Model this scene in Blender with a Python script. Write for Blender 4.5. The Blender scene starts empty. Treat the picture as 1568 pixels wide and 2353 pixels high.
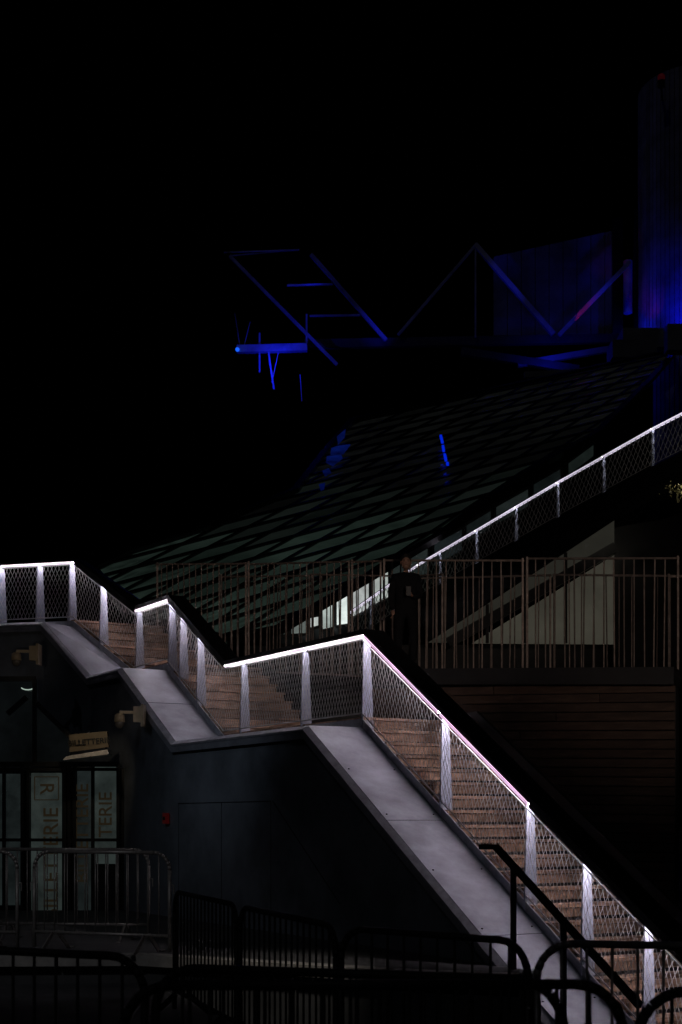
import bpy, math, random
from mathutils import Vector
random.seed(7)
EYE=1.75; F=3268.0; CU=784.0; HV=1885.0
def W(u,v,d): return Vector(((u-CU)/F*d, d, EYE+(HV-v)/F*d))
scn=bpy.context.scene
# ---------------------------------------------------------------- materials
def mat(name,col,rough=.6,metal=0.,noise=0.,nscale=8.,island=0.,bump=0.,emis=None,es=0.,stretch=(1,1,1),spec=.5):
    m=bpy.data.materials.new(name); m.use_nodes=True; nt=m.node_tree; b=nt.nodes['Principled BSDF']
    b.inputs['Roughness'].default_value=rough; b.inputs['Metallic'].default_value=metal
    b.inputs['Specular IOR Level'].default_value=spec
    b.inputs['Base Color'].default_value=(*col,1)
    tc=nt.nodes.new('ShaderNodeTexCoord'); mp=nt.nodes.new('ShaderNodeMapping'); mp.inputs['Scale'].default_value=stretch
    nt.links.new(tc.outputs['Object'],mp.inputs['Vector'])
    n=nt.nodes.new('ShaderNodeTexNoise'); n.inputs['Scale'].default_value=nscale; n.inputs['Detail'].default_value=6; n.inputs['Roughness'].default_value=.65
    nt.links.new(mp.outputs['Vector'],n.inputs['Vector'])
    if noise or island:
        mr=nt.nodes.new('ShaderNodeMapRange'); mr.inputs['From Min'].default_value=.3; mr.inputs['From Max'].default_value=.7
        mr.inputs['To Min'].default_value=1-noise; mr.inputs['To Max'].default_value=1+noise
        nt.links.new(n.outputs['Fac'],mr.inputs['Value']); val=mr.outputs['Result']
        if island:
            g=nt.nodes.new('ShaderNodeNewGeometry'); m2=nt.nodes.new('ShaderNodeMapRange')
            m2.inputs['To Min'].default_value=1-island; m2.inputs['To Max'].default_value=1+island
            nt.links.new(g.outputs['Random Per Island'],m2.inputs['Value'])
            mu=nt.nodes.new('ShaderNodeMath'); mu.operation='MULTIPLY'; nt.links.new(val,mu.inputs[0]); nt.links.new(m2.outputs['Result'],mu.inputs[1]); val=mu.outputs[0]
        vm=nt.nodes.new('ShaderNodeVectorMath'); vm.operation='SCALE'; vm.inputs[0].default_value=col
        nt.links.new(val,vm.inputs['Scale']); nt.links.new(vm.outputs[0],b.inputs['Base Color'])
        if emis:
            v2=nt.nodes.new('ShaderNodeVectorMath'); v2.operation='SCALE'; v2.inputs[0].default_value=emis
            nt.links.new(val,v2.inputs['Scale']); nt.links.new(v2.outputs[0],b.inputs['Emission Color']); b.inputs['Emission Strength'].default_value=es
    elif emis:
        b.inputs['Emission Color'].default_value=(*emis,1); b.inputs['Emission Strength'].default_value=es
    if bump:
        bp=nt.nodes.new('ShaderNodeBump'); bp.inputs['Strength'].default_value=bump; bp.inputs['Distance'].default_value=.02
        nt.links.new(n.outputs['Fac'],bp.inputs['Height']); nt.links.new(bp.outputs[0],b.inputs['Normal'])
    return m
M_wood=mat('deck_wood',(.36,.232,.165),.7,0,.55,4,.4,.4,stretch=(1,1,6))
M_wallwood=mat('dark_cladding_wood',(.060,.036,.026),.8,0,.45,3,.4,.2,stretch=(1,1,6))
M_steel=mat('galvanised_steel',(.36,.37,.42),.5,.3,.25,9,.05,.05)
M_plate=mat('painted_steel_plate',(.31,.32,.375),.5,.25,.38,1.8,.04,.08)
M_post=mat('steel_post',(.34,.36,.45),.5,.3,.2,12,.12)
M_wire=mat('stainless_wire',(.66,.64,.64),.4,.3,.25,4)
M_black=mat('black_metal',(.012,.012,.014),.35,.4,.2,6)
M_wall=mat('side_wall_panel',(.18,.20,.235),.7,.1,.5,.8,0,.08)
M_led=mat('led_strip',(.8,.8,.8),.5,emis=(1,.90,.96),es=36)
M_led2=mat('led_strip_pink',(.8,.8,.8),.5,emis=(1,.88,.96),es=44)
M_ledfar=mat('led_strip_cool',(.8,.8,.8),.5,emis=(.95,.92,1),es=22)
M_dif=mat('led_diffuser',(.8,.8,.8),.4,0,.3,2.5,0,0,(1.05,.84,1.05),1.)
M_difp=mat('led_diffuser_pink',(.8,.8,.8),.4,0,.3,2.5,0,0,(.85,.48,.76),1.)
M_diff=mat('led_diffuser_far',(.8,.8,.8),.4,0,.45,.9,0,0,(.72,.66,.82),1.)
M_ground=mat('asphalt',(.05,.05,.052),.85,0,.4,3,0,.3)
M_plaza=mat('paving',(.07,.07,.07),.8,0,.35,2,0,.2)
M_kerb=mat('kerb_stone',(.36,.34,.31),.75,0,.3,5,.1,.1)
M_barrier=mat('galvanised_tube',(.30,.28,.26),.45,.4,.3,20)
M_fence=mat('rusty_tube',(.24,.19,.165),.6,.2,.4,8,.3)
M_dark=mat('dark_steel',(.02,.02,.022),.6,.2,.3,3)
M_truss=mat('truss_steel',(.45,.45,.5),.5,.2,.85,.3)
M_frame=mat('dark_frame',(.03,.03,.032),.5,.3)
# ---------------------------------------------------------------- geometry helper
class Geo:
    def __init__(s): s.v=[]; s.f=[]
    def quad(s,*p):
        b=len(s.v); s.v+= [tuple(q) for q in p]; s.f.append(tuple(range(b,b+len(p))))
    def hexa(s,a,b):
        k=len(s.v); s.v+=[tuple(q) for q in a]+[tuple(q) for q in b]
        s.f+=[(k+3,k+2,k+1,k),(k+4,k+5,k+6,k+7)]+[(k+i,k+(i+1)%4,k+4+(i+1)%4,k+4+i) for i in range(4)]
    def box(s,c,sx,sy,sz,ax=Vector((1,0,0)),ay=Vector((0,1,0))):
        c=Vector(c); ax=ax.normalized(); ay=ay.normalized(); az=Vector((0,0,1))
        def L(z): return [c+ax*(i*sx/2)+ay*(j*sy/2)+az*z for i,j in((-1,-1),(1,-1),(1,1),(-1,1))]
        s.hexa(L(-sz/2),L(sz/2))
    def beam(s,p,q,w,h,up=Vector((0,0,1))):
        p=Vector(p);q=Vector(q); d=(q-p).normalized()
        if abs(d.dot(up))>.98: up=Vector((0,1,0))
        sd=d.cross(up).normalized(); u=sd.cross(d).normalized()
        s.hexa([p+sd*(i*w/2)+u*(j*h/2) for i,j in((-1,-1),(1,-1),(1,1),(-1,1))],[q+sd*(i*w/2)+u*(j*h/2) for i,j in((-1,-1),(1,-1),(1,1),(-1,1))])
    def tube(s,p,q,r,n=8,r2=None):
        p=Vector(p);q=Vector(q); d=(q-p)
        if d.length<1e-6: return
        d.normalize(); up=Vector((0,0,1)) if abs(d.z)<.9 else Vector((0,1,0))
        a=d.cross(up).normalized(); b=a.cross(d); r2=r if r2 is None else r2
        k=len(s.v)
        for c,rr in((p,r),(q,r2)):
            for i in range(n):
                t=2*math.pi*i/n; s.v.append(tuple(c+a*math.cos(t)*rr+b*math.sin(t)*rr))
        for i in range(n): s.f.append((k+i,k+(i+1)%n,k+n+(i+1)%n,k+n+i))
        s.f.append(tuple(range(k+n-1,k-1,-1))); s.f.append(tuple(range(k+n,k+2*n)))
    def path(s,pts,r,n=8):
        for a,b in zip(pts,pts[1:]): s.tube(a,b,r,n)
    def extr(s,pts,off):
        k=len(s.v); n=len(pts); off=Vector(off)
        s.v+=[tuple(p) for p in pts]+[tuple(Vector(p)+off) for p in pts]
        s.f.append(tuple(range(k+n-1,k-1,-1))); s.f.append(tuple(range(k+n,k+2*n)))
        for i in range(n): s.f.append((k+i,k+(i+1)%n,k+n+(i+1)%n,k+n+i))
    def sphere(s,c,r,nu=12,nv=8,sc=(1,1,1)):
        c=Vector(c);k=len(s.v)
        for j in range(nv+1):
            t=math.pi*j/nv
            for i in range(nu):
                a=2*math.pi*i/nu; s.v.append((c.x+r*sc[0]*math.sin(t)*math.cos(a),c.y+r*sc[1]*math.sin(t)*math.sin(a),c.z+r*sc[2]*math.cos(t)))
        for j in range(nv):
            for i in range(nu): s.f.append((k+j*nu+i,k+j*nu+(i+1)%nu,k+(j+1)*nu+(i+1)%nu,k+(j+1)*nu+i))
    def obj(s,name,m,parent=None,smooth=False):
        me=bpy.data.meshes.new(name); me.from_pydata(s.v,[],s.f); me.validate(); me.update()
        import bmesh
        bm=bmesh.new(); bm.from_mesh(me); bmesh.ops.recalc_face_normals(bm,faces=bm.faces); bm.to_mesh(me); bm.free()
        me.materials.append(m)
        if smooth: me.polygons.foreach_set('use_smooth',[True]*len(me.polygons))
        o=bpy.data.objects.new(name,me); scn.collection.objects.link(o)
        if parent: o.parent=parent
        return o
def empty(name):
    e=bpy.data.objects.new(name,None); scn.collection.objects.link(e); return e
def light(name,kind,loc,energy,col,aim=None,size=.1,spot=60,blend=.6,parent=None):
    l=bpy.data.lights.new(name,kind); l.energy=energy; l.color=col
    if kind in('POINT','SPOT'): l.shadow_soft_size=size
    if kind=='SPOT': l.spot_size=math.radians(spot); l.spot_blend=blend
    o=bpy.data.objects.new(name,l); o.location=loc; scn.collection.objects.link(o)
    if aim is not None: o.rotation_euler=(Vector(aim)-Vector(loc)).to_track_quat('-Z','Y').to_euler()
    return o
# ---------------------------------------------------------------- stair layout (straight run in plan)
LD=Vector((.5014,-.8652,0)); N=Vector((.8652,.5014,0))
def plan(t,w=0.): return Vector((.282,18.06,0))-LD*t+N*w
Z0=-1.02; Z1=3.06; Z2=4.36; Z3=5.36
def V3(p,z): return Vector((p.x,p.y,z))
G=[ (V3(plan(-6.4),Z0),N), (V3(plan(-3.42),Z1-3.42*.6375),N), (V3(plan(0),Z1),N), (V3(plan(4.1),Z1),N), (V3(plan(6.28),Z2),N), (V3(plan(7.72),Z2),N),
    (Vector((-4.81,25.6,Z3)),Vector((.5,.866,0))), (Vector((-6.24,26.0,Z3)),Vector((.27,.96,0))), (Vector((-9.2,26.9,Z3)),Vector((.27,.96,0))) ]
def ribbon(g,segs,w0,w1,z0,z1,absb=None,skew=0.):
    for a,b in segs:
        (p,n1),(q,n2)=a,b
        def cs(p,n):
            lo=[p+n*w0+Vector((0,0,z0-skew)),p+n*w1+Vector((0,0,z0))]
            if absb is not None:
                for l in lo: l.z=absb
            return [lo[0],lo[1],p+n*w1+Vector((0,0,z1)),p+n*w0+Vector((0,0,z1-skew))]
        g.hexa(cs(p,n1),cs(q,n2))
segs=list(zip(G,G[1:]))
stair=empty('outdoor_staircase')
tr=Geo(); rs=Geo(); sub=Geo()
WID=1.75
def flight(p,q,n):
    p=Vector(p);q=Vector(q); rise=(q.z-p.z)/n; hd=Vector((q.x-p.x,q.y-p.y,0)); run=hd.length/n; hd.normalize()
    for i in range(1,n+1):
        f=p+hd*(run*i); z=p.z+rise*i
        for k in range(2):
            a=f+hd*(-.03+k*(run/2)); b=a+hd*(run/2-.008)
            zz=z-.035
            A=[V3(a,zz),V3(b,zz),V3(b,z),V3(a,z)]
            j=random.choice((.55,.9,1.2,1.4))
            tr.hexa(A,[x+N*(j-.004) for x in A]); tr.hexa([x+N*(j+.004) for x in A],[x+N*WID for x in A])
        z0,z1=z-rise+.004,z-.045
        A=[V3(f,z0),V3(f+hd*.02,z0),V3(f+hd*.02,z1),V3(f,z1)]
        rs.hexa([x+N*.01 for x in A],[x+N*(WID-.01) for x in A])
    A=[V3(p+hd*.06,p.z-.25),V3(q+hd*.06,q.z-.25),V3(q+hd*.06,q.z-.1),V3(p+hd*.06,p.z-.1)]
    sub.hexa([x+N*.03 for x in A],[x+N*(WID-.03) for x in A])
flight(G[0][0],G[2][0],24); flight(G[3][0],G[4][0],8); flight(G[5][0],G[6][0],6)
def landing(p,q,z):
    hd=(V3(q,0)-V3(p,0)); L=hd.length; hd.normalize(); s=.27
    while s<L:
        a=V3(p,z-.035)+hd*s; e=min(s+.13,L); b=V3(p,z-.035)+hd*e
        A=[a,b,b+Vector((0,0,.035)),a+Vector((0,0,.035))]
        tr.hexa(A,[x+N*WID for x in A]); s+=.14
    A=[V3(p,z-.3),V3(q,z-.3),V3(q,z-.05),V3(p,z-.05)]
    sub.hexa([x+N*.02 for x in A],[x+N*(WID-.02) for x in A])
landing(plan(0),plan(4.1),Z1); landing(plan(6.28),plan(7.72),Z2)
p5=G[6][0]; p7=G[8][0]
A=[p5,p7,p7+Vector((.6,2.6,0)),p5+Vector((1.7,2.8,0))]
sub.extr([a-Vector((0,0,.04)) for a in A],(0,0,-.2))
tr.obj('treads',M_wood,stair); rs.obj('risers',M_wood,stair); sub.obj('substructure',M_dark,stair)
fs=Geo(); ribbon(fs,segs[:5],WID+.005,WID+.05,-.35,.14); fs.obj('far_stringer',M_black,stair)
pl=Geo(); ribbon(pl,segs,-.80,-.02,-.17,-.13); pl.obj('side_flashing_plates',M_plate,stair)
fz=Geo(); ribbon(fz,segs,-.88,-.803,-.16,-.132,skew=.05); fz.obj('flashing_edges',M_steel,stair)
fz=Geo(); ribbon(fz,segs,-.872,-.865,-.30,-.215); fz.obj('drip_edge',M_plate,stair)
ins=Geo(); ribbon(ins,segs,-.02,.0,-.30,-.02); ins.obj('stringer',M_steel,stair)
sm=Geo()
for t in (-5.6,-3.7,-1.85,5.2):
    z=(Z1+.6375*t) if t<0 else Z1+(Z2-Z1)/2.18*(t-4.1)
    a=V3(plan(t,-.80),z-.1285); b=V3(plan(t,-.03),z-.1285); sm.beam(a,b,.006,.004)
for t in (-5.5,-4.6,-3.6,-2.7,-1.75,-.9):
    for w in(-.74,-.1):
        c=V3(plan(t,w),Z1+.6375*t-.126); sm.tube(c-Vector((0,0,.004)),c+Vector((0,0,.008)),.010,6)
sm.obj('plate_seams_and_bolts',M_dark,stair)
# ---------------------------------------------------------------- guard
def guard(parent,segs,led,posts,H=1.05,cop=(0.0,.30),wire=.0036,sp=.075,cz=(.0,.07),k=.42,added_inner_lip=True,dh=.040):
    co=Geo(); ribbon(co,segs,cop[0],cop[1],H+cz[0],H+cz[1])
    for s,(w,lm,dif) in zip(segs,led):
        if dif is None: ribbon(co,[s],-.006,.004,H-.046,H+.001)  # added lip that hides the bright strip from view
        if added_inner_lip: ribbon(co,[s],.062,.068,H-.055,H+.001)  # added inner lip that cuts strip light on the far treads
    co.obj('black_handrail',M_black,parent)
    for s,(w,lm,dif) in zip(segs,led):
        (p,n1),(q,n2)=s
        L=(q-p).length; cnt=max(1,round(L/2.1))
        g=Geo(); g2=Geo()
        for c in range(cnt):
            a=p.lerp(q,(c+.012)/cnt); b=p.lerp(q,(c+.988)/cnt)
            ribbon(g,[((a,n1),(b,n2))],.012,.012+w,H-.006-min(.020,w*.8),H-.006)
            if dif: ribbon(g2,[((a,n1),(b,n2))],-.006,.004,H-dh,H-.003)
        g.obj('led_strip',lm,parent)
        if dif: g2.obj('led_diffuser',dif,parent)
    ca=Geo(); wr=Geo()
    for (p,n1),(q,n2) in segs:
        up=Vector((0,0,1)); o=(n1+n2)*.5*-.016
        ca.tube(p+up*.05+o,q+up*.05+o,.009,6); ca.tube(p+up*(H-.065)+o,q+up*(H-.065)+o,.007,6)
        L=Vector((q.x-p.x,q.y-p.y,0)).length
        s=-k; h0=.05;h1=H-.065
        while s<L:
            for a,b in((s,s+k),(s+k,s)):
                x0,x1=a,b
                pts=[(x0,h0),(x1,h1)]; ok=True
                for lim,sg in((0,1),(L,-1)):
                    (xa,za),(xb,zb)=pts
                    ia=(xa-lim)*sg>=0; ib=(xb-lim)*sg>=0
                    if not ia and not ib: ok=False;break
                    cl=lambda x: za+(zb-za)*(x-xa)/(xb-xa)
                    if not ia: pts[0]=(lim,cl(lim))
                    elif not ib: pts[1]=(lim,cl(lim))
                if ok:
                    A=p.lerp(q,pts[0][0]/L)+up*pts[0][1]+o; B=p.lerp(q,pts[1][0]/L)+up*pts[1][1]+o
                    if (B-A).length>.02: wr.tube(A,B,wire,3)
            s+=sp
    ca.obj('cables',M_wire,parent); wr.obj('wire_mesh',M_wire,parent)
    po=Geo()
    for p,n,d in posts:
        up=Vector((0,0,1))
        lo=[p+n*a+d*b-up*.14 for a,b in((-.03,-.011),(.15,-.011),(.15,.011),(-.03,.011))]
        hi=[p+n*a+d*b+up*(H-.01) for a,b in((.005,-.011),(.095,-.011),(.095,.011),(.005,.011))]
        po.hexa(lo,hi)
        po.box(p+n*.04+up*.03,.11,.05,.05,n,d)
    po.obj('posts',M_post,parent)
rail=empty('stair_railing')
posts=[]
for t in (0.0,-1.77,-3.37,-4.30,-5.2,-6.2,1.62,3.51):
    z=Z1+(.6375*t if t<0 else 0); posts.append((V3(plan(t),z),N,LD))
for t in (5.07,5.75,6.2,7.62):
    z=min(Z2,Z1+(Z2-Z1)/2.18*(t-4.1)); posts.append((V3(plan(t),z),N,LD))
d3=(G[5][0]-G[6][0]); d3.z=0; d3.normalize(); d4=(G[6][0]-G[8][0]); d4.z=0; d4.normalize()
posts.append((G[5][0].lerp(G[6][0],.55),G[5][1],d3))
for k in (0.02,.16,.33,.5,.7): posts.append((G[6][0].lerp(G[8][0],k),Vector((.8,.55,0)).normalized(),d4))
guard(rail,segs,[(.034,M_led2,None),(.030,M_led2,M_difp),(.034,M_led,M_dif),(.024,M_led2,None),(.032,M_led,M_dif),(.024,M_led2,None),(.034,M_led,M_dif),(.034,M_led,M_dif)],posts)
# ---------------------------------------------------------------- side wall under the stair
swall=empty('side_wall')
g=Geo(); ribbon(g,segs,-.80,-.55,0,-.20,absb=Z0); g.obj('wall_panels',M_wall,swall)
def wp(t,z,off=-.815): return V3(plan(t,off),z)
g=Geo()
for a,b in ((( 4.0,2.0),(1.0,2.0)),((3.98,2.0),(3.98,.3)),((2.5,2.0),(2.5,.3)),((1.0,2.0),(1.0,.3)),((.95,2.0),(-.8,.75))):
    g.beam(wp(*a,-.803),wp(*b,-.803),.006,.010)
g.obj('panel_joints',M_dark,swall)
# ---------------------------------------------------------------- ground : upper street level with a sunken court at the stair foot
edge=[(-2.1,15.3),(-1.2,13.2),(.1,9.75),(1.1,7.95),(1.6,7.9),(300,7.0)]
g=Geo()
g.quad((-300,-30,0),(300,-30,0),*[(x,y,0) for x,y in reversed(edge)],(-300,15.3,0))
for a,b in zip(edge,edge[1:]): g.quad((a[0],a[1],0),(b[0],b[1],0),(b[0],b[1],Z0-.01),(a[0],a[1],Z0-.01))
g.quad((-300,6,Z0),(300,6,Z0),(300,600,Z0),(-300,600,Z0)); g.obj('ground',M_ground)
pz=[Vector((-16,14.6,0)),Vector((-2.1,15.3,0)),Vector((.73,13.6,0)),Vector((1.7,13.25,0)),Vector((1.9,13.6,0)),Vector((-4,24.2,0)),Vector((-16,25,0))]
g=Geo(); g.extr([V3(p,Z0+.005) for p in pz],(0,0,.295-Z0)); g.obj('raised_pavement',M_plaza)
g=Geo()
for a,b in zip(pz[:4],pz[1:4]):
    d=(b-a); L=d.length; d.normalize(); s=0
    while s<L-.05:
        e=min(s+.98,L); g.beam(a+d*s+Vector((0,0,.255)),a+d*e+Vector((0,0,.255)),.22,.12); s+=1.0
g.obj('kerb',M_kerb)
# ---------------------------------------------------------------- footbridge with tall fence
FA=(Vector((8.2,21.2,0)),3.90,5.72); FM=(Vector((5.16,21.5,0)),3.92,5.73)
FB=(Vector((.69,23.4,0)),4.10,6.01); FC=(Vector((-3.5,27.0,0)),4.68,6.6)
def nrm(a,b):
    n=Vector((-(b[0]-a[0]).y,(b[0]-a[0]).x,0)).normalized(); return n if n.y>0 else -n
br=empty('footbridge')
g=Geo()
for a,b in((FA,FM),(FM,FB),(FB,FC)):
    n=nrm(a,b)
    A=[a[0]-n*.75,b[0]-n*.75,b[0]+n*2.4,a[0]+n*2.4]; za=a[1]-.02; zb=b[1]-.02
    if a is FB: A[0]=a[0]-n*.1; A[1]=b[0]-n*.1
    z=[za,zb,zb,za]
    g.hexa([V3(p,q-.16) for p,q in zip(A,z)],[V3(p,q) for p,q in zip(A,z)])
g.obj('deck',M_dark,br)
g=Geo()
for a,b in((FA,FM),(FM,FB)):
    n=nrm(a,b)
    z=3.76; DZ=.10 if a is FM else .015
    while z>Z0+.1:
        h=.135; off=n*(-.62+random.uniform(-.006,.006))
        cuts=sorted([0,1]+[random.uniform(.15,.85)])
        for c0,c1 in zip(cuts,cuts[1:]):
            P=a[0].lerp(b[0],c0+.001);Q=a[0].lerp(b[0],c1-.001);e0=DZ*c0+(.015 if a is FM else 0);e1=DZ*c1+(.015 if a is FM else 0)
            g.hexa([V3(P+off,z-h+e0),V3(Q+off,z-h+e1),V3(Q+off+n*.04,z-h+e1),V3(P+off+n*.04,z-h+e0)],
               [V3(P+off,z-.012+e0),V3(Q+off,z+e1-.012),V3(Q+off+n*.04,z+e1-.012),V3(P+off+n*.04,z-.012+e0)])
        z-=h+.004
g.obj('wood_cladding',M_wallwood,br)
g=Geo()
for a,b in((FA,FM),(FM,FB)):
    n=nrm(a,b)
    g.hexa([V3(a[0]-n*.55,Z0),V3(b[0]-n*.55,Z0),V3(b[0]-n*.3,Z0),V3(a[0]-n*.3,Z0)],[V3(a[0]-n*.55,a[1]-.19),V3(b[0]-n*.55,b[1]-.19),V3(b[0]-n*.3,b[1]-.19),V3(a[0]-n*.3,a[1]-.19)])
g.obj('abutment',M_dark,br)
def barfence(name,a,b,off=0,phase=0.,r=.012,sp=.155):
    e=empty(name); P,zb,zt=a; Q,zb2,zt2=b; d=Q-P; L=d.length; d.normalize(); n=Vector((-d.y,d.x,0)); n=n if n.y>0 else -n
    o=n*off
    def pt(s,k):
        z0=zb+(zb2-zb)*s/L; z1=zt+(zt2-zt)*s/L; return V3(P+d*s+o,z0+(z1-z0)*k)
    g=Geo(); s=0; pw=2.42
    while s<L-.3:
        e1=min(s+pw,L)
        tilt=random.uniform(-.03,.03); ln=random.uniform(-.03,.03); lean=n*ln
        for k in(.0,1.): g.beam(pt(s,k)+Vector((0,0,tilt))+lean*k,pt(e1-.03,k)+Vector((0,0,-tilt))+lean*k,.035,.03)
        g.beam(pt(s+.02,0)-Vector((0,0,.03)),pt(s+.02,1)+Vector((0,0,.04)),.035,.035)
        g.beam(pt(e1-.05,0)-Vector((0,0,.03)),pt(e1-.05,1)+Vector((0,0,.02)),.03,.03)
        x=s+sp+phase
        while x<e1-.1:
            jit=random.uniform(-.016,.016)
            g.tube(pt(x+jit,0),pt(x-jit*.5,1)+lean,r,6); x+=sp
        s=e1
    g.obj('bars',M_fence,e); return e
barfence('bridge_fence',FM,FA); barfence('bridge_fence',FB,FM); barfence('bridge_fence',FC,FB)
barfence('bridge_fence',FB,FM,1.7,.07,.011,.21); barfence('bridge_fence',FC,FB,1.7,.07,.011,.21); barfence('bridge_fence',FM,FA,1.7,.05,.011,.21)
# ---------------------------------------------------------------- glass-roofed building
bld=empty('glass_roof_building')
A=W(230,1310,42);B=W(560,1480,36);C=W(1560,800,75)
PN=(B-A).cross(C-A).normalized(); PN=PN if PN.z>0 else -PN
CAM=Vector((0,0,EYE))
def onroof(u,v,off=0.):
    r=W(u,v,1)-CAM; d=(A-CAM).dot(PN)/r.dot(PN); return CAM+r*d+PN*off
outline=[(215,1312),(300,1272),(460,1222),(680,1130),(745,1045),(812,968),(1100,905),(1555,806),(1500,870),(1370,1000),(1200,1095),(1010,1235),(640,1452),(520,1475),(300,1420)]
e1=(onroof(1180,1090)-onroof(280,1330)).normalized()
e2=(onroof(1100,1080)-onroof(480,1455)).normalized()
O=onroof(640,1300)
def toij(P):
    d=P-O; a=e1.dot(e1);b=e1.dot(e2);c=e2.dot(e2);x=d.dot(e1);y=d.dot(e2);D=a*c-b*b
    return ((x*c-y*b)/D,(y*a-x*b)/D)
poly=[toij(onroof(u,v)) for u,v in outline]
def inpoly(x,y):
    c=False;n=len(poly);j=n-1
    for i in range(n):
        xi,yi=poly[i];xj,yj=poly[j]
        if (yi>y)!=(yj>y) and x<(xj-xi)*(y-yi)/(yj-yi)+xi: c=not c
        j=i
    return c
def fromij(i,j,off=0): return O+e1*i+e2*j+PN*off
S1=2.6;S2=2.6
mi=min(p[0] for p in poly);ma=max(p[0] for p in poly);ni=min(p[1] for p in poly);na=max(p[1] for p in poly)
def clipline(fix,axis):
    xs=[]; n=len(poly)
    for k in range(n):
        a=poly[k];b=poly[(k+1)%n]
        if (a[axis]-fix)*(b[axis]-fix)<0:
            t=(fix-a[axis])/(b[axis]-a[axis]); xs.append(a[1-axis]+t*(b[1-axis]-a[1-axis]))
    xs.sort(); return list(zip(xs[::2],xs[1::2]))
g=Geo()
i=math.floor(mi/S1)*S1
while i<ma:
    for a,b in clipline(i,0): g.beam(fromij(i,a,.05),fromij(i,b,.05),.12,.05,PN)
    i+=S1
j=math.floor(ni/S2)*S2
while j<na:
    for a,b in clipline(j,1): g.beam(fromij(a,j,.06),fromij(b,j,.06),.16,.06,PN)
    j+=S2
g.obj('glazing_bars',M_black,bld)
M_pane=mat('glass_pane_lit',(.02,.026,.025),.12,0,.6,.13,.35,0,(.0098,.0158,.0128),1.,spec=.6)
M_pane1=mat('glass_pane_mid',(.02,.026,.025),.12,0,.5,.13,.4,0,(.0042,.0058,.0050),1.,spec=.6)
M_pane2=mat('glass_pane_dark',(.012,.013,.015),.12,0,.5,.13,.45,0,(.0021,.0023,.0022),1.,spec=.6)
ga=Geo();gm=Geo();gb=Geo()
i=math.floor(mi/S1)*S1
while i<ma:
    j=math.floor(ni/S2)*S2
    while j<na:
        P4=[(i,j),(i+S1,j),(i+S1,j+S2),(i,j+S2)]
        cx,cy=i+S1/2,j+S2/2
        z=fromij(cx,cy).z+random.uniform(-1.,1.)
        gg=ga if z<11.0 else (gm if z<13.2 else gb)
        if all(inpoly(*p) for p in P4):
            t=random.uniform(-.02,.02)
            gg.quad(fromij(i,j,t),fromij(i+S1,j,-t),fromij(i+S1,j+S2,t),fromij(i,j+S2,-t))
        else:
            for a in range(8):
                for b in range(8):
                    x=i+S1*a/8;y=j+S2*b/8
                    if inpoly(x+S1/16,y+S2/16): gg.quad(fromij(x,y),fromij(x+S1/8,y),fromij(x+S1/8,y+S2/8),fromij(x,y+S2/8))
        j+=S2
    i+=S1
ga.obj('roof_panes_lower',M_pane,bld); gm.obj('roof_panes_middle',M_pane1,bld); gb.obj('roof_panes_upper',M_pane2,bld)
g=Geo()
on=[onroof(u,v,.05) for u,v in outline]
for a,b in zip(on,on[1:]+on[:1]): g.beam(a,b,.25,.2,PN)
g.obj('roof_edge',M_black,bld)
top=[(600,1470,47),(760,1385,48.5),(1010,1240,51.5),(1200,1100,53.5),(1370,1003,55.5),(1500,880,58.5)]
bot=[(620,1500,46.7),(780,1500,48),(1010,1500,50.5),(1200,1400,52.5),(1370,1300,54.5),(1500,1250,57.5)]
g=Geo()
for k in range(len(top)-1):
    g.quad(W(*top[k]),W(*top[k+1]),W(*bot[k+1]),W(*bot[k]))
g.obj('facade',M_black,bld)
winm={}
def win(name,pts,d,col,es,fr=True):
    key=(col,es)
    if key not in winm: winm[key]=mat('window_glow',(.05,.05,.05),.2,0,.5,.8,0,0,col,es)
    g=Geo(); P=[W(u,v,d) for u,v in pts]; g.extr(P,(0,.05,0)); g.obj(name,winm[key],bld)
    g=Geo()
    for a,b in zip(P,P[1:]+P[:1]): g.beam(a-Vector((0,.03,0)),b-Vector((0,.03,0)),.07,.09)
    g.obj('window_frame',M_frame,bld)
wl=[([(640,1452),(662,1438),(662,1460),(640,1462)],(.03,.04,.035),1.),([(668,1436),(706,1414),(706,1458),(668,1460)],(.12,.14,.13),1.),
 ([(712,1418),(734,1414),(734,1440),(712,1446)],(.85,.92,.88),1.),([(738,1398),(766,1384),(766,1444),(738,1450)],(.42,.48,.45),1.),
 ([(772,1380),(802,1362),(802,1436),(772,1440)],(.65,.72,.69),1.),([(808,1360),(850,1334),(850,1400),(808,1422)],(.42,.45,.44),1.),
 ([(856,1332),(894,1308),(894,1375),(856,1395)],(.30,.33,.31),1.),([(900,1302),(985,1252),(985,1318),(900,1370)],(.012,.016,.015),1.),
 ([(996,1250),(1064,1212),(1064,1266),(996,1306)],(.008,.011,.012),1.),([(1070,1206),(1130,1170),(1130,1216),(1070,1250)],(.005,.007,.007),1.),
 ([(1138,1164),(1216,1120),(1216,1166),(1138,1210)],(.009,.012,.0115),1.),([(1224,1112),(1290,1074),(1290,1118),(1224,1156)],(.005,.007,.007),1.),
 ([(1304,1064),(1366,1018),(1366,1050),(1304,1098)],(.007,.010,.009),1.)]
for k,(p,c,e) in enumerate(wl): win('window',p,46.8+ (p[0][0]-640)/730*8.3-.2,c,e)
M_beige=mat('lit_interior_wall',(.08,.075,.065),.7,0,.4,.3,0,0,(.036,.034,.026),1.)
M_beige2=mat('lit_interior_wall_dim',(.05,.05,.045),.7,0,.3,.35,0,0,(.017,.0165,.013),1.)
g=Geo(); g.extr([W(1085,1478,41),W(1412,1275,41),W(1412,1480,41)],(0,.1,0)); g.obj('beige_gable',M_beige,bld)
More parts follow.
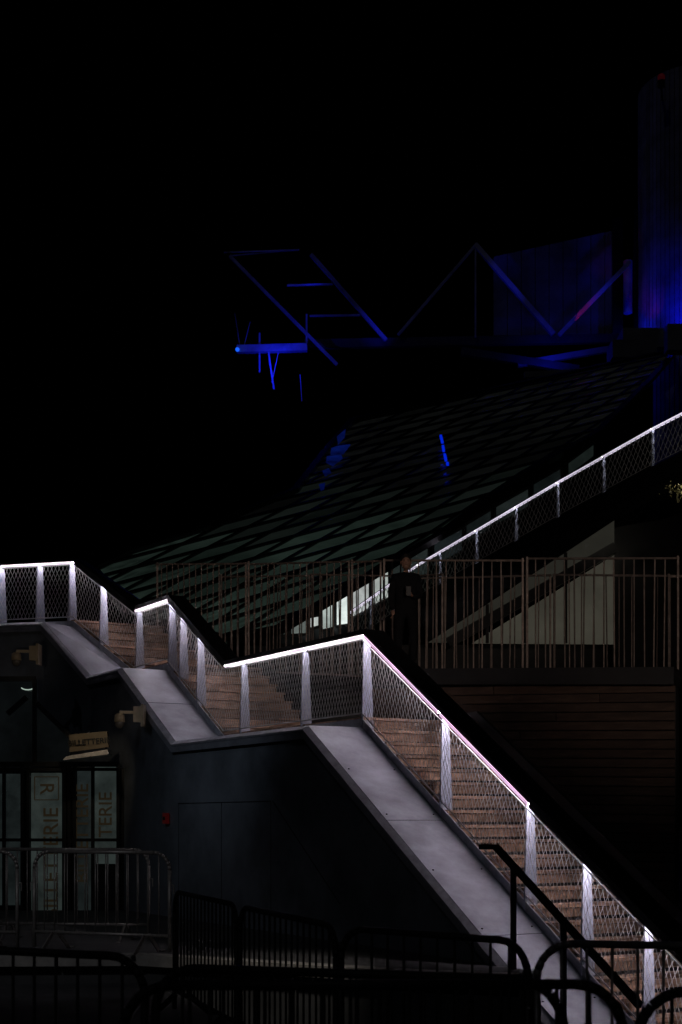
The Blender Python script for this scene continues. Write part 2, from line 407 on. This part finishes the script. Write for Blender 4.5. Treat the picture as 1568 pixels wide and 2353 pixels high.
g=Geo(); g.extr([W(985,1476,40.9),W(1160,1362,40.9),W(1412,1196,40.9),W(1412,1252,40.9),W(1045,1476,40.9)],(0,.1,0)); g.obj('upper_glazing',M_beige2,bld)
g=Geo()
for u in(1205,1300,1120): g.beam(W(u,1478,40.8),W(u,1478-(u-985)*.66,40.8),.09,.09)
g.beam(W(1030,1478,40.75),W(1414,1258,40.75),.22,.3); g.obj('mullions',M_black,bld)
g=Geo(); g.extr([W(1412,1150,41.5),W(1700,1050,41.5),W(1700,1600,41.5),W(1412,1600,41.5)],(0,.3,0)); g.extr([W(560,1484,43),W(1412,1480,43),W(1412,1700,43),W(560,1700,43)],(0,.3,0)); g.obj('dark_walls',M_black,bld)
# ---------------------------------------------------------------- far ramp with railing
far=empty('upper_ramp')
R=[W(805,1478,47),W(960,1372,45),W(1093,1296,43.6),W(1280,1190,41.3),W(1498,1072,38.7),W(1660,992,37)]
P0=R[0];P1=R[-1]
nn=Vector((-(P1-P0).y,(P1-P0).x,0)).normalized(); nn=nn if nn.y>0 else -nn
dd=Vector((P1.x-P0.x,P1.y-P0.y,0)).normalized()
RS=[(r,nn) for r in R]; rsg=list(zip(RS,RS[1:]))
g=Geo(); ribbon(g,rsg,-.05,2.6,-.5,-.03); g.obj('ramp_slab',M_black,far)
g=Geo()
low=[W(985,1474,42.5),W(1130,1375,42.0),W(1280,1280,41),W(1412,1196,39.8),W(1700,1040,37.5)]
up_=[r-Vector((0,0,.3)) for r in R[1:]]
for a,b,c,d in zip(up_,up_[1:],low,low[1:]): g.quad(a,b,d,c)
g.obj('ramp_fascia',mat('matt_black_fascia',(.008,.008,.009),.95,0,.2,2,spec=.1),far)
fr=empty('ramp_railing'); pp=[]
for u in(1010,1093,1185,1280,1385,1498,1608,900,850):
    best=None
    for (a,_),(b,_) in rsg:
        for t in range(41):
            p=a.lerp(b,t/40); uu=CU+p.x/p.y*F
            if best is None or abs(uu-u)<best[0]: best=(abs(uu-u),p)
    pp.append((best[1],nn,dd))
guard(fr,rsg,[(.05,M_ledfar,M_diff)]*5,pp,wire=.0125,sp=.16,cop=(-.0,.1),cz=(0,.03),k=.5,added_inner_lip=False,dh=.085)
g=Geo()
M_leaf=mat('shrub_leaves',(.10,.09,.03),.7,0,.4,20,.5)
c=W(1550,1128,36)
for k in range(220):
    q=c+Vector((random.gauss(.1,.2),random.gauss(0,.2),random.gauss(0,.06)+.04)); s=.04
    a=Vector((random.uniform(-1,1),random.uniform(-1,1),random.uniform(-1,1)))*s; b=Vector((random.uniform(-1,1),random.uniform(-1,1),random.uniform(-1,1)))*s
    g.quad(q,q+a,q+a+b,q+b)
for k in range(3): g.tube(c+Vector((.1+random.uniform(-.05,.05),0,-.3)),c+Vector((random.uniform(-.1,.3),0,.05)),.006,5)
g.obj('shrub',M_leaf)
light('shrub_lamp','POINT',c+Vector((.3,-.3,.2)),12,(1,.92,.75),size=.02)
# ---------------------------------------------------------------- blue-lit steelwork
D=76
tw=empty('steel_truss')
g=Geo()
for a,b,w in (((528,588,D),(775,838,D),.15),((715,585,D),(888,782,D),.19),((515,580,D),(688,574,D),.06),((660,656,D),(765,653,D),.09),((712,726,D),(828,724,D),.09),
   ((705,722,D),(705,788,D),.09),((1092,562,D),(1272,768,D),.25),((1096,560,D),(915,770,D),.14),((1093,566,D),(1093,775,D),.09),((1285,770,D),(1448,602,D),.21),
   ((540,720,D),(552,796,D),.04),((575,740,D),(560,800,D),.04),((597,765,D),(597,856,D),.09),((616,800,D),(630,895,D),.10),((640,810,D),(625,880,D),.04),((690,860,D),(694,922,D),.04),
   ((528,588,D+3),(688,574,D+3),.06)):
    g.beam(W(*a),W(*b),w,w)
g.obj('diagonals',M_truss,tw)
g=Geo(); g.beam(W(545,803,D),W(706,799,D),.38,.38); g.obj('lower_chord',M_truss,tw)
g=Geo(); g.beam(W(700,792,D+.5),W(1440,778,D+.5),.4,.45); g.beam(W(1060,808,D),W(1330,850,D),.4,.4); g.obj('platform_beam',mat('grey_beam',(.06,.06,.07),.7,0,.5,.4),tw)
hall=empty('rooftop_hall')
M_hall=mat('cladding_blue_grey',(.20,.20,.24),.7,.1,.8,.2,.0)
g=Geo()
for k in range(9):
    u0=1135+k*32; u1=u0+30.5; vt=590-k*7
    g.extr([W(u0,770,D+4),W(u1,770,D+4),W(u1,vt-7,D+4),W(u0,vt,D+4)],(0,.3,0))
g.obj('wall_panels',M_hall,hall)
g=Geo(); g.tube(W(1443,720,D+1.5),W(1443,600,D+1.5),.25,16); g.obj('round_column',M_truss,hall)
g=Geo(); g.extr([W(1408,500,D+2.5),W(1432,500,D+2.5),W(1432,770,D+2.5),W(1408,770,D+2.5)],(0,.3,0));g.extr([W(1458,480,D+2.5),W(1494,480,D+2.5),W(1494,770,D+2.5),W(1458,770,D+2.5)],(0,.3,0)); g.obj('dark_piers',M_black,hall)
g=Geo(); g.box(W(1480,790,D-1),2.6,2.0,1.0); g.box(W(1452,812,D-2),2.3,1.6,.9); g.box(W(1560,780,D-4.6),1.3,.8,1.3); g.beam(W(1205,862,D-2),W(1320,856,D-2),.25,.3); g.beam(W(1190,838,D),W(1415,800,D),.3,.3)
g.obj('rooftop_units',M_hall,hall)
tower=empty('concrete_tower')
M_tower=mat('tower_ribbed_concrete',(.28,.28,.3),.8,0,.5,.8,.25,.3)
g=Geo(); x0=W(1498,0,D-1).x; zb=12; ztp=W(0,165,D).z
cx=x0+3.2
for k in range(72):
    a=math.pi+ k/72*2*math.pi; b=a+2*math.pi/72*.8; r=3.2
    P=[Vector((cx+r*math.cos(t),D+2.2+r*math.sin(t),zb)) for t in(a,b)]; Q=[Vector((cx+(r-.12)*math.cos(t),D+2.2+(r-.12)*math.sin(t),zb)) for t in(b,a)]
    g.extr(P+Q,(0,0,ztp-zb))
g.obj('ribs',M_tower,tower)
g=Geo(); g.tube((cx,D+2.2,zb),(cx,D+2.2,ztp),3.1,32)
z=zb+.5
while z<ztp:
    g.tube((cx,D+2.2,z),(cx,D+2.2,z+.05),3.17,32); z+=.55
g.obj('shaft',M_tower,tower)
ob=empty('aircraft_warning_light'); g=Geo(); q=W(1520,178,D-1.5); g.sphere(q,.2,12,8); g.obj('lens',mat('red_lens',(.2,.01,.01),.3,emis=(.012,.0005,.0012),es=1),ob)
g=Geo(); g.tube(q-Vector((0,0,.5)),q-Vector((0,0,.18)),.2,10); g.beam(q-Vector((0,0,.45)),q+Vector((.4,1.5,-.45)),.1,.1); g.obj('bracket',M_black,ob)
BL=(.008,.016,1)
light('blue_flood','SPOT',W(1562,775,D-3.2),620,(.002,.005,1),W(1564,716,D-1),size=.2,spot=60,blend=1)
light('blue_flood','SPOT',W(1300,800,D-5),150,(.008,.012,1),W(1330,720,D+2),size=.2,spot=60,blend=1)
light('blue_flood','POINT',W(1452,745,D+.6),32,BL,size=.05)
light('blue_flood','SPOT',W(868,850,D-6),720,BL,W(866,750,D),size=.2,spot=20,blend=1)
light('blue_flood','SPOT',W(620,860,D-6),95,BL,W(640,690,D),size=.2,spot=36,blend=1)
light('blue_flood','POINT',W(640,822,D-1.3),105,BL,size=.05)
light('blue_flood','POINT',W(714,664,D-.5),9,BL,size=.03)
light('blue_flood','SPOT',W(1190,800,D-5),380,BL,W(1165,650,D),size=.1,spot=22,blend=1)
light('blue_flood','SPOT',W(1400,800,D-5),360,BL,W(1385,680,D),size=.1,spot=18,blend=1)
light('blue_flood','POINT',W(1260,835,D-1.2),30,BL,size=.05)
light('red_flood','SPOT',W(1478,770,D-1.0),120,(1,.01,.05),W(1497,640,D+1.5),size=.1,spot=45)
light('red_flood','SPOT',W(1320,775,D-1.0),35,(1,.02,.25),W(1345,720,D),size=.1,spot=30)
g=Geo(); g.sphere(W(546,803,D-.4),.11,12,8); g.obj('blue_lamp',mat('blue_lens',(.1,.1,.3),.3,emis=(.01,.12,1),es=1.1))
M_bd=mat('blue_reflection',(.02,.02,.1),.4,emis=(.0,.02,.75),es=.8)
bs=empty('blue_beam_reflection'); g=Geo()  # beam reflections on the roof glass, drawn as glowing dashes
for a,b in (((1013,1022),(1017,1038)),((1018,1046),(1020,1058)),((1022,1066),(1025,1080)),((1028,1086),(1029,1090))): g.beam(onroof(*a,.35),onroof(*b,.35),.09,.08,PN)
g.obj('reflection_dashes',M_bd,bs)
M_bp=mat('blue_reflection_patch',(.01,.01,.03),.2,0,.8,.9,0,0,(.0008,.004,.05),.9)
bp=empty('blue_roof_reflection'); g=Geo()  # blue reflections on the roof, put into glowing patches
for P in ([(775,1020),(795,1002),(793,1020),(778,1038)],[(762,1047),(776,1042),(790,1040),(806,1038),(790,1060),(760,1062)],[(752,1066),(785,1062),(788,1070),(766,1088),(750,1080)],[(742,1100),(756,1094),(762,1104),(748,1112)],[(734,1132),(748,1128),(746,1142),(738,1146)]):
    g.extr([onroof(u,v,.26) for u,v in P],PN*.03)
g.obj('reflection_patches',M_bp,bp)
# ---------------------------------------------------------------- ticket office entrance
ent=empty('ticket_office'); YE=23.0
def E(u,v,y=YE): return W(u,v,y)
g=Geo()
g.extr([E(-160,1765),E(285,1765),E(375,1860),E(375,2110),E(-160,2110)],(0,.25,0)); g.obj('wall',M_dark,ent)
M_up=mat('dark_glass',(.01,.012,.014),.08,0,.6,.9,0,0,(.0024,.003,.0032),1.)
g=Geo(); g.extr([E(-160,1560,YE+.3),E(84,1562,YE+.3),E(84,1618,YE+.3),E(160,1692,YE+.3),E(160,1752,YE+.3),E(-160,1752,YE+.3)],(0,.1,0)); g.obj('upper_glazing',M_up,ent)
g=Geo()
for a,b in (((-160,1756),(282,1756)),((80,1562),(80,1756)),((84,1616),(164,1694)),((-160,1560),(84,1560)),((18,1640),(62,1602))): g.beam(E(*a,YE+.2),E(*b,YE+.2),.06,.08)
g.obj('upper_frames',M_frame,ent)
M_pan=mat('frosted_door_panel',(.07,.085,.085),.5,0,.7,1.3,0,0,(.018,.0235,.022),1.)
M_pan2=mat('dim_door_panel',(.05,.06,.06),.5,0,.7,1.6,0,0,(.009,.012,.012),1.)
def pane(u0,u1,v0,v1,m,nm='door_panel'):
    g=Geo(); g.extr([E(u0,v0,YE-.06),E(u1,v0,YE-.06),E(u1,v1,YE-.06),E(u0,v1,YE-.06)],(0,.03,0)); g.obj(nm,m,ent)
pane(12,50,1778,2080,M_pan2); pane(72,142,1776,2112,M_pan); pane(178,212,1770,2100,M_pan2); pane(216,268,1762,1985,M_pan)
pane(-150,8,1778,2080,M_pan2)
g=Geo()
for u in(10,52,66,150,160,172,214,272): g.beam(E(u,1760,YE-.09),E(u,2115,YE-.09),.05,.07)
for v in(1768,1930,2108): g.beam(E(-150,v,YE-.085),E(272,v,YE-.085),.04,.05)
g.obj('door_frames',M_frame,ent)
M_gold=mat('bronze_lettering',(.05,.035,.02),.5,.2,emis=(.0105,.0075,.004),es=1)
M_letd=mat('dark_lettering',(.01,.01,.01),.5)
def text(s,loc,size,rot,m,parent,name='lettering',ext=.006):
    c=bpy.data.curves.new(name,'FONT'); c.body=s; c.size=size; c.extrude=ext; c.align_x='CENTER'; c.align_y='CENTER'; c.offset=.002
    c.materials.append(m); o=bpy.data.objects.new(name,c); scn.collection.objects.link(o); o.location=loc; o.rotation_euler=rot; o.parent=parent; return o
R90=math.pi/2
text('BILLETTERIE',E(119,1985,YE-.08),.34,(R90,-R90,0),M_gold,ent)
text('BILLETTERIE',E(190,1915,YE-.08),.30,(R90,-R90,0),M_gold,ent)
text('TERIE',E(244,1872,YE-.08),.30,(R90,-R90,0),M_gold,ent)
text('R',E(107,1812,YE-.08),.32,(R90,R90,0),M_gold,ent)
g=Geo()
for a,b in (((80,1785),(135,1785)),((135,1785),(135,1838)),((135,1838),(80,1838)),((80,1838),(80,1785))): g.beam(E(*a,YE-.075),E(*b,YE-.075),.015,.015)
g.obj('stand_in_mark',M_gold,ent)
sg=empty('ticket_office_sign'); M_sign=mat('sign_face',(.17,.13,.08),.6,0,.2,6)
g=Geo(); g.extr([E(160,1688,22.3),E(246,1680,22.3),E(250,1716,22.3),E(160,1728,22.3)],(0,.12,0)); g.obj('box',M_sign,sg)
g=Geo(); g.extr([E(152,1738,22.1),E(248,1722,22.1),E(250,1733,22.1),E(144,1747,22.1)],(0,.4,0)); g.obj('lower_tray',mat('sign_tray',(.75,.7,.65),.4,.2,.3,10),sg)
g=Geo(); g.beam(E(205,1690,22.4),E(205,1670,23.4),.03,.03); g.beam(E(165,1728,22.35),E(160,1742,22.35),.02,.02); g.beam(E(244,1716,22.35),E(244,1726,22.35),.02,.02); g.obj('bracket',M_black,sg)
text('BILLETTERIE',E(205,1705,22.28),.125,(R90,-.09,0),M_letd,sg)
light('sign_lamp','SPOT',E(200,1700,21.0)+Vector((0,0,.7)),13,(1,.82,.58),E(200,1728,22.3),size=.05,spot=50)
M_cam=mat('camera_housing',(.46,.36,.24),.4,0,.15,10)
def cctv(u,v,dep):
    e=empty('dome_camera'); c=W(u,v,dep); g=Geo()
    g.tube(c+Vector((0,0,.02)),c+Vector((0,0,.13)),.085,16,.075); g.tube(c+Vector((0,0,.13)),c+Vector((0,0,.15)),.05,16); g.obj('housing',M_cam,e,True)
    g=Geo(); g.sphere(c,.075,14,10,(1,1,1.1)); g.obj('dome',mat('smoked_dome',(.16,.14,.12),.15,0),e,True)
    g=Geo(); g.beam(c+Vector((0,0,.17)),c+Vector((.26,.05,.17)),.04,.045); g.box(c+Vector((.28,.06,.14)),.14,.12,.24); g.box(c+Vector((.35,.1,.12)),.04,.3,.34); g.obj('bracket',M_cam,e)
cctv(38,1520,23.4); cctv(275,1662,21.7)
light('dome_fill','SPOT',E(30,1520,18.5),26,(1,.83,.62),E(50,1515,23.3),size=.1,spot=14,blend=1)  # added spot, only brightens the left dome camera
light('dome_fill','SPOT',E(290,1650,18.5),16,(1,.83,.62),E(290,1655,21.7),size=.1,spot=12,blend=1)  # added spot, only brightens the right dome camera
g=Geo(); c=E(64,1578,YE+.2)  # reflected light in the glazing, painted as a glowing arc
pts=[c+Vector((.11*math.cos(a),0,.05*math.sin(a))) for a in [math.radians(x) for x in range(200,375,25)]]
g.path(pts,.010,6); g.obj('glass_reflection',mat('glass_reflection_glow',(.5,.5,.5),.5,emis=(.55,.7,.6),es=.6))
al=empty('alarm_box'); g=Geo(); q=wp(4.35,1.78,-.85); g.box(q,.12,.06,.16,LD,N); g.obj('case',mat('red_plastic',(.35,.02,.02),.4,emis=(.04,.002,.002),es=.25),al)
g=Geo(); g.box(q-N*.032,.07,.01,.05,LD,N); g.obj('call_plate',M_dark,al)
# ---------------------------------------------------------------- crowd barriers
def barrier(p,q,z=0.,m=M_barrier,H=1.1):
    e=empty('crowd_barrier'); p=Vector((p[0],p[1],z)); q=Vector((q[0],q[1],z)); d=(q-p); L=d.length; d.normalize(); n=Vector((-d.y,d.x,0)); up=Vector((0,0,1))
    g=Geo(); r=.19; pts=[p+up*.03]
    for k in range(7):
        a=math.pi-k*math.pi/12; pts.append(p+d*(r+r*math.cos(a))+up*(H-r+r*math.sin(a)))
    for k in range(7):
        a=math.pi/2-k*math.pi/12; pts.append(q-d*(r-r*math.cos(a))+up*(H-r+r*math.sin(a)))
    pts.append(q+up*.03); g.path(pts,.021,10); g.tube(p+up*.2,q+up*.2,.018,8)
    nb=int(L/.125)
    for k in range(1,nb):
        s=L*k/nb; top=H if r<s<L-r else H-r+math.sqrt(max(0,r*r-(r-min(s,L-s))**2))
        g.tube(p+d*s+up*.2,p+d*s+up*top,.008,6)
    g.obj('frame',m,e,True)
    g=Geo()
    for c in(p+d*.28,q-d*.28):
        g.beam(c-n*.26+up*.015,c-n*.05+up*.2,.05,.012,d); g.beam(c+n*.26+up*.015,c+n*.05+up*.2,.05,.012,d)
        g.beam(c-n*.26+up*.012,c-n*.36+up*.012,.05,.012); g.beam(c+n*.26+up*.012,c+n*.36+up*.012,.05,.012)
    for c,s in((q,1),(p,-1)):
        g.path([c+up*.75,c+d*s*.05+up*.75,c+d*s*.05+up*.66],.008,6)
    g.obj('feet_and_hooks',m,e)
M_bd2=mat('silhouette_tube',(.04,.036,.032),.6,.3,.3,20)  # darker copy of the barrier tube, silhouette shade put into its colour
barrier((-5.9,16.2),(-3.62,15.9),.3); barrier((-3.45,16.0),(-1.85,15.35),.3); barrier((-4.3,17.3),(-2.3,17.0),.3)
barrier((-1.52,13.0),(-.80,10.9),0,M_bd2); barrier((-.76,10.7),(-.03,8.7),0,M_bd2)
barrier((0.0,8.6),(1.0,7.6),0,M_bd2); barrier((1.04,7.55),(3.2,7.0),0,M_barrier)
barrier((-2.9,7.6),(-.93,6.75),0,M_bd2); barrier((-.82,6.3),(.9,5.75),0,M_bd2); barrier((-.86,5.6),(1.12,5.65),0,M_bd2); barrier((1.13,5.42),(3.2,5.3),0,M_bd2)
# ---------------------------------------------------------------- handrail in front of the flight
hr=empty('outer_handrail'); g=Geo()
a=W(1105,1946,14.3); b=W(1140,1946,14.1); c=W(1325,2150,12.9); e=W(1470,2310,12.0)
g.beam(a,b,.05,.05); g.beam(b,c,.05,.06); g.beam(c,e,.05,.06)
g.beam(W(1180,1990,13.85),V3(W(1180,1990,13.85),Z0),.055,.055); g.beam(W(1295,2118,13.1),V3(W(1295,2118,13.1),Z0),.055,.055)
g.obj('rail_and_posts',M_dark,hr)
# ---------------------------------------------------------------- person on the bridge
per=empty('person')
M_coat=mat('dark_coat',(.010,.010,.012),.9,0,.3,10,spec=.15); M_skin=mat('skin',(.30,.17,.12),.6); M_hair=mat('hair',(.015,.012,.010),.7)
px=W(933,1500,22.75); PX,PY=px.x,22.75; PZ=4.17
g=Geo(); n=nrm(FM,FB); a=FM[0]-n*.73;b=FB[0]-n*.73
g.hexa([V3(a,3.90),V3(b,4.08),V3(b+n*.5,4.08),V3(a+n*.5,3.90)],[V3(a,4.0),V3(b,4.17),V3(b+n*.5,4.17),V3(a+n*.5,4.0)]); g.obj('edge_plinth',M_dark,br)
def skin(name,verts,edges,rad,m,root=0,sub=2):
    me=bpy.data.meshes.new(name); me.from_pydata([(PX+v[0],PY+v[1],PZ+v[2]) for v in verts],edges,[]); o=bpy.data.objects.new(name,me); scn.collection.objects.link(o); o.parent=per
    md=o.modifiers.new('skin','SKIN')
    for i,r in enumerate(rad):
        sv=me.skin_vertices[0].data[i]; sv.radius=(r if isinstance(r,tuple) else (r,r)); sv.use_root=(i==root)
    s=o.modifiers.new('s','SUBSURF'); s.levels=sub; s.render_levels=sub
    me.materials.append(m); md.use_smooth_shade=True; return o
v=[(0,0,.95),(0,0,1.10),(0,0,1.30),(0,0,1.46),(0,-.01,1.55),
   (.17,0,1.46),(.23,.02,1.18),(.10,-.20,1.13), (-.17,0,1.46),(-.23,.02,1.16),(-.21,-.05,.94),
   (.10,0,.90),(.12,-.02,.50),(.12,.02,.10), (-.10,0,.90),(-.12,-.02,.50),(-.12,.02,.10)]
e=[(0,1),(1,2),(2,3),(3,4),(3,5),(5,6),(6,7),(3,8),(8,9),(9,10),(0,11),(11,12),(12,13),(0,14),(14,15),(15,16)]
r=[(.18,.12),(.18,.12),(.20,.13),(.15,.10),.055,.085,.066,.046,.085,.066,.046,.105,.075,.055,.105,.075,.055]
skin('coat_and_trousers',v,e,r,M_coat)
for sx in(-1,1):
    skin('shoe',[(sx*.12,.05,.045),(sx*.125,-.08,.04),(sx*.13,-.18,.03)],[(0,1),(1,2)],[.045,.045,.03],M_black)
skin('neck',[(0,-.005,1.50),(0,-.01,1.60)],[(0,1)],[.055,.052],M_skin)
g=Geo(); hc=Vector((PX,PY-.02,PZ+1.70)); g.sphere(hc,.1,20,16,(.78,.95,1.2)); g.sphere(hc+Vector((0,-.03,-.06)),.06,14,10,(.9,.95,.85))
g.sphere(hc+Vector((0,-.10,-.015)),.016,10,8,(.8,1.2,1.7))
for sx in(-1,1): g.sphere(hc+Vector((sx*.08,0,0)),.022,8,8,(.5,.8,1.4))
g.obj('head',M_skin,per,True)
g=Geo(); g.sphere(hc+Vector((0,.018,.035)),.108,20,14,(.80,.92,1.12)); g.obj('hair',M_hair,per,True)
g=Geo()
for sx in(-1,1): g.sphere(hc+Vector((sx*.031,-.088,.012)),.010,8,6,(1.3,.6,.7)); g.beam(hc+Vector((sx*.018,-.094,.032)),hc+Vector((sx*.046,-.088,.034)),.006,.006)
g.beam(hc+Vector((-.022,-.096,-.052)),hc+Vector((.022,-.096,-.052)),.006,.007); g.obj('eyes_and_mouth',M_hair,per,True)
def hand(c,dirv,side):
    dirv=Vector(dirv).normalized(); s=Vector(side).normalized(); c=Vector(c); nr=dirv.cross(s)
    skin('palm',[tuple(c),tuple(c+dirv*.045),tuple(c+dirv*.085)],[(0,1),(1,2)],[(.025,.018),(.038,.018),(.036,.014)],M_skin)
    for k,l in enumerate((.068,.078,.072,.056)):
        b=c+dirv*.075+s*(.027-.018*k); skin('finger',[tuple(b),tuple(b+dirv*l*.45+nr*.006),tuple(b+dirv*l*.75+nr*.022),tuple(b+dirv*l*.85+nr*.042)],[(0,1),(1,2),(2,3)],[.0095,.009,.008,.007],M_skin,sub=1)
    b=c+dirv*.03+s*.03; skin('thumb',[tuple(b),tuple(b+dirv*.025+s*.025+nr*.01),tuple(b+dirv*.05+s*.028+nr*.025)],[(0,1),(1,2)],[.012,.011,.009],M_skin,sub=1)
hand((.10,-.20,1.13),(-.6,-.6,.35),(0,.2,1)); hand((-.21,-.05,.94),(0,-.15,-1),(0,-1,0))
g=Geo(); g.box((PX+.03,PY-.30,PZ+1.20),.075,.012,.15); g.obj('phone',M_black,per)
# ---------------------------------------------------------------- street lighting outside the frame, and an added kerb fill
light('street_light_warm','SPOT',(5,8,5.2),620,(1,.80,.68),(5.3,22,4.9),size=.3,spot=28,blend=.8)
light('street_light_warm','SPOT',(4,8,5.2),820,(1,.80,.68),(-.3,24,5.5),size=.3,spot=26,blend=.7)
light('street_light_cool','SPOT',(-6,9,7),330,(.74,.86,1),(-1.7,20.3,3.2),size=.3,spot=22,blend=1)
light('street_light_left','SPOT',(-5,9,6),130,(.9,.92,1),(-3.6,16,.8),size=.3,spot=40,blend=1)
light('kerb_fill','SPOT',(-.3,11.5,4),200,(1,.93,.85),(-.7,14.4,.25),size=.2,spot=30,blend=1)  # added fill that brightens the kerb face
# ---------------------------------------------------------------- world
w=bpy.data.worlds.new('World'); scn.world=w; w.use_nodes=True; nt=w.node_tree; bg=nt.nodes['Background']
sk=nt.nodes.new('ShaderNodeTexSky'); sk.sky_type='NISHITA'; sk.sun_disc=False; sk.sun_elevation=math.radians(-8); sk.sun_rotation=math.radians(160)
nt.links.new(sk.outputs[0],bg.inputs[0]); bg.inputs[1].default_value=.02
sun=bpy.data.lights.new('camera_side_fill','SUN'); sun.energy=.02; sun.angle=math.radians(.5); sun.color=(.85,.88,1); so=bpy.data.objects.new('camera_side_fill',sun); scn.collection.objects.link(so); so.rotation_euler=(math.radians(50),0,math.radians(-25))  # added weak fill from the camera side, its source unseen
# ---------------------------------------------------------------- camera
cd=bpy.data.cameras.new('camera'); cam=bpy.data.objects.new('camera',cd); scn.collection.objects.link(cam); scn.camera=cam
cam.location=(0,0,EYE); cam.rotation_euler=(math.pi/2,0,0); cd.sensor_fit='VERTICAL'; cd.sensor_height=36; cd.sensor_width=24; cd.lens=50; cd.shift_y=(HV-1176.5)/2353; cd.clip_end=2000
cd.dof.use_dof=True; cd.dof.focus_distance=20; cd.dof.aperture_fstop=4
scn.view_settings.view_transform='Standard'; scn.view_settings.look='None'; scn.view_settings.exposure=0
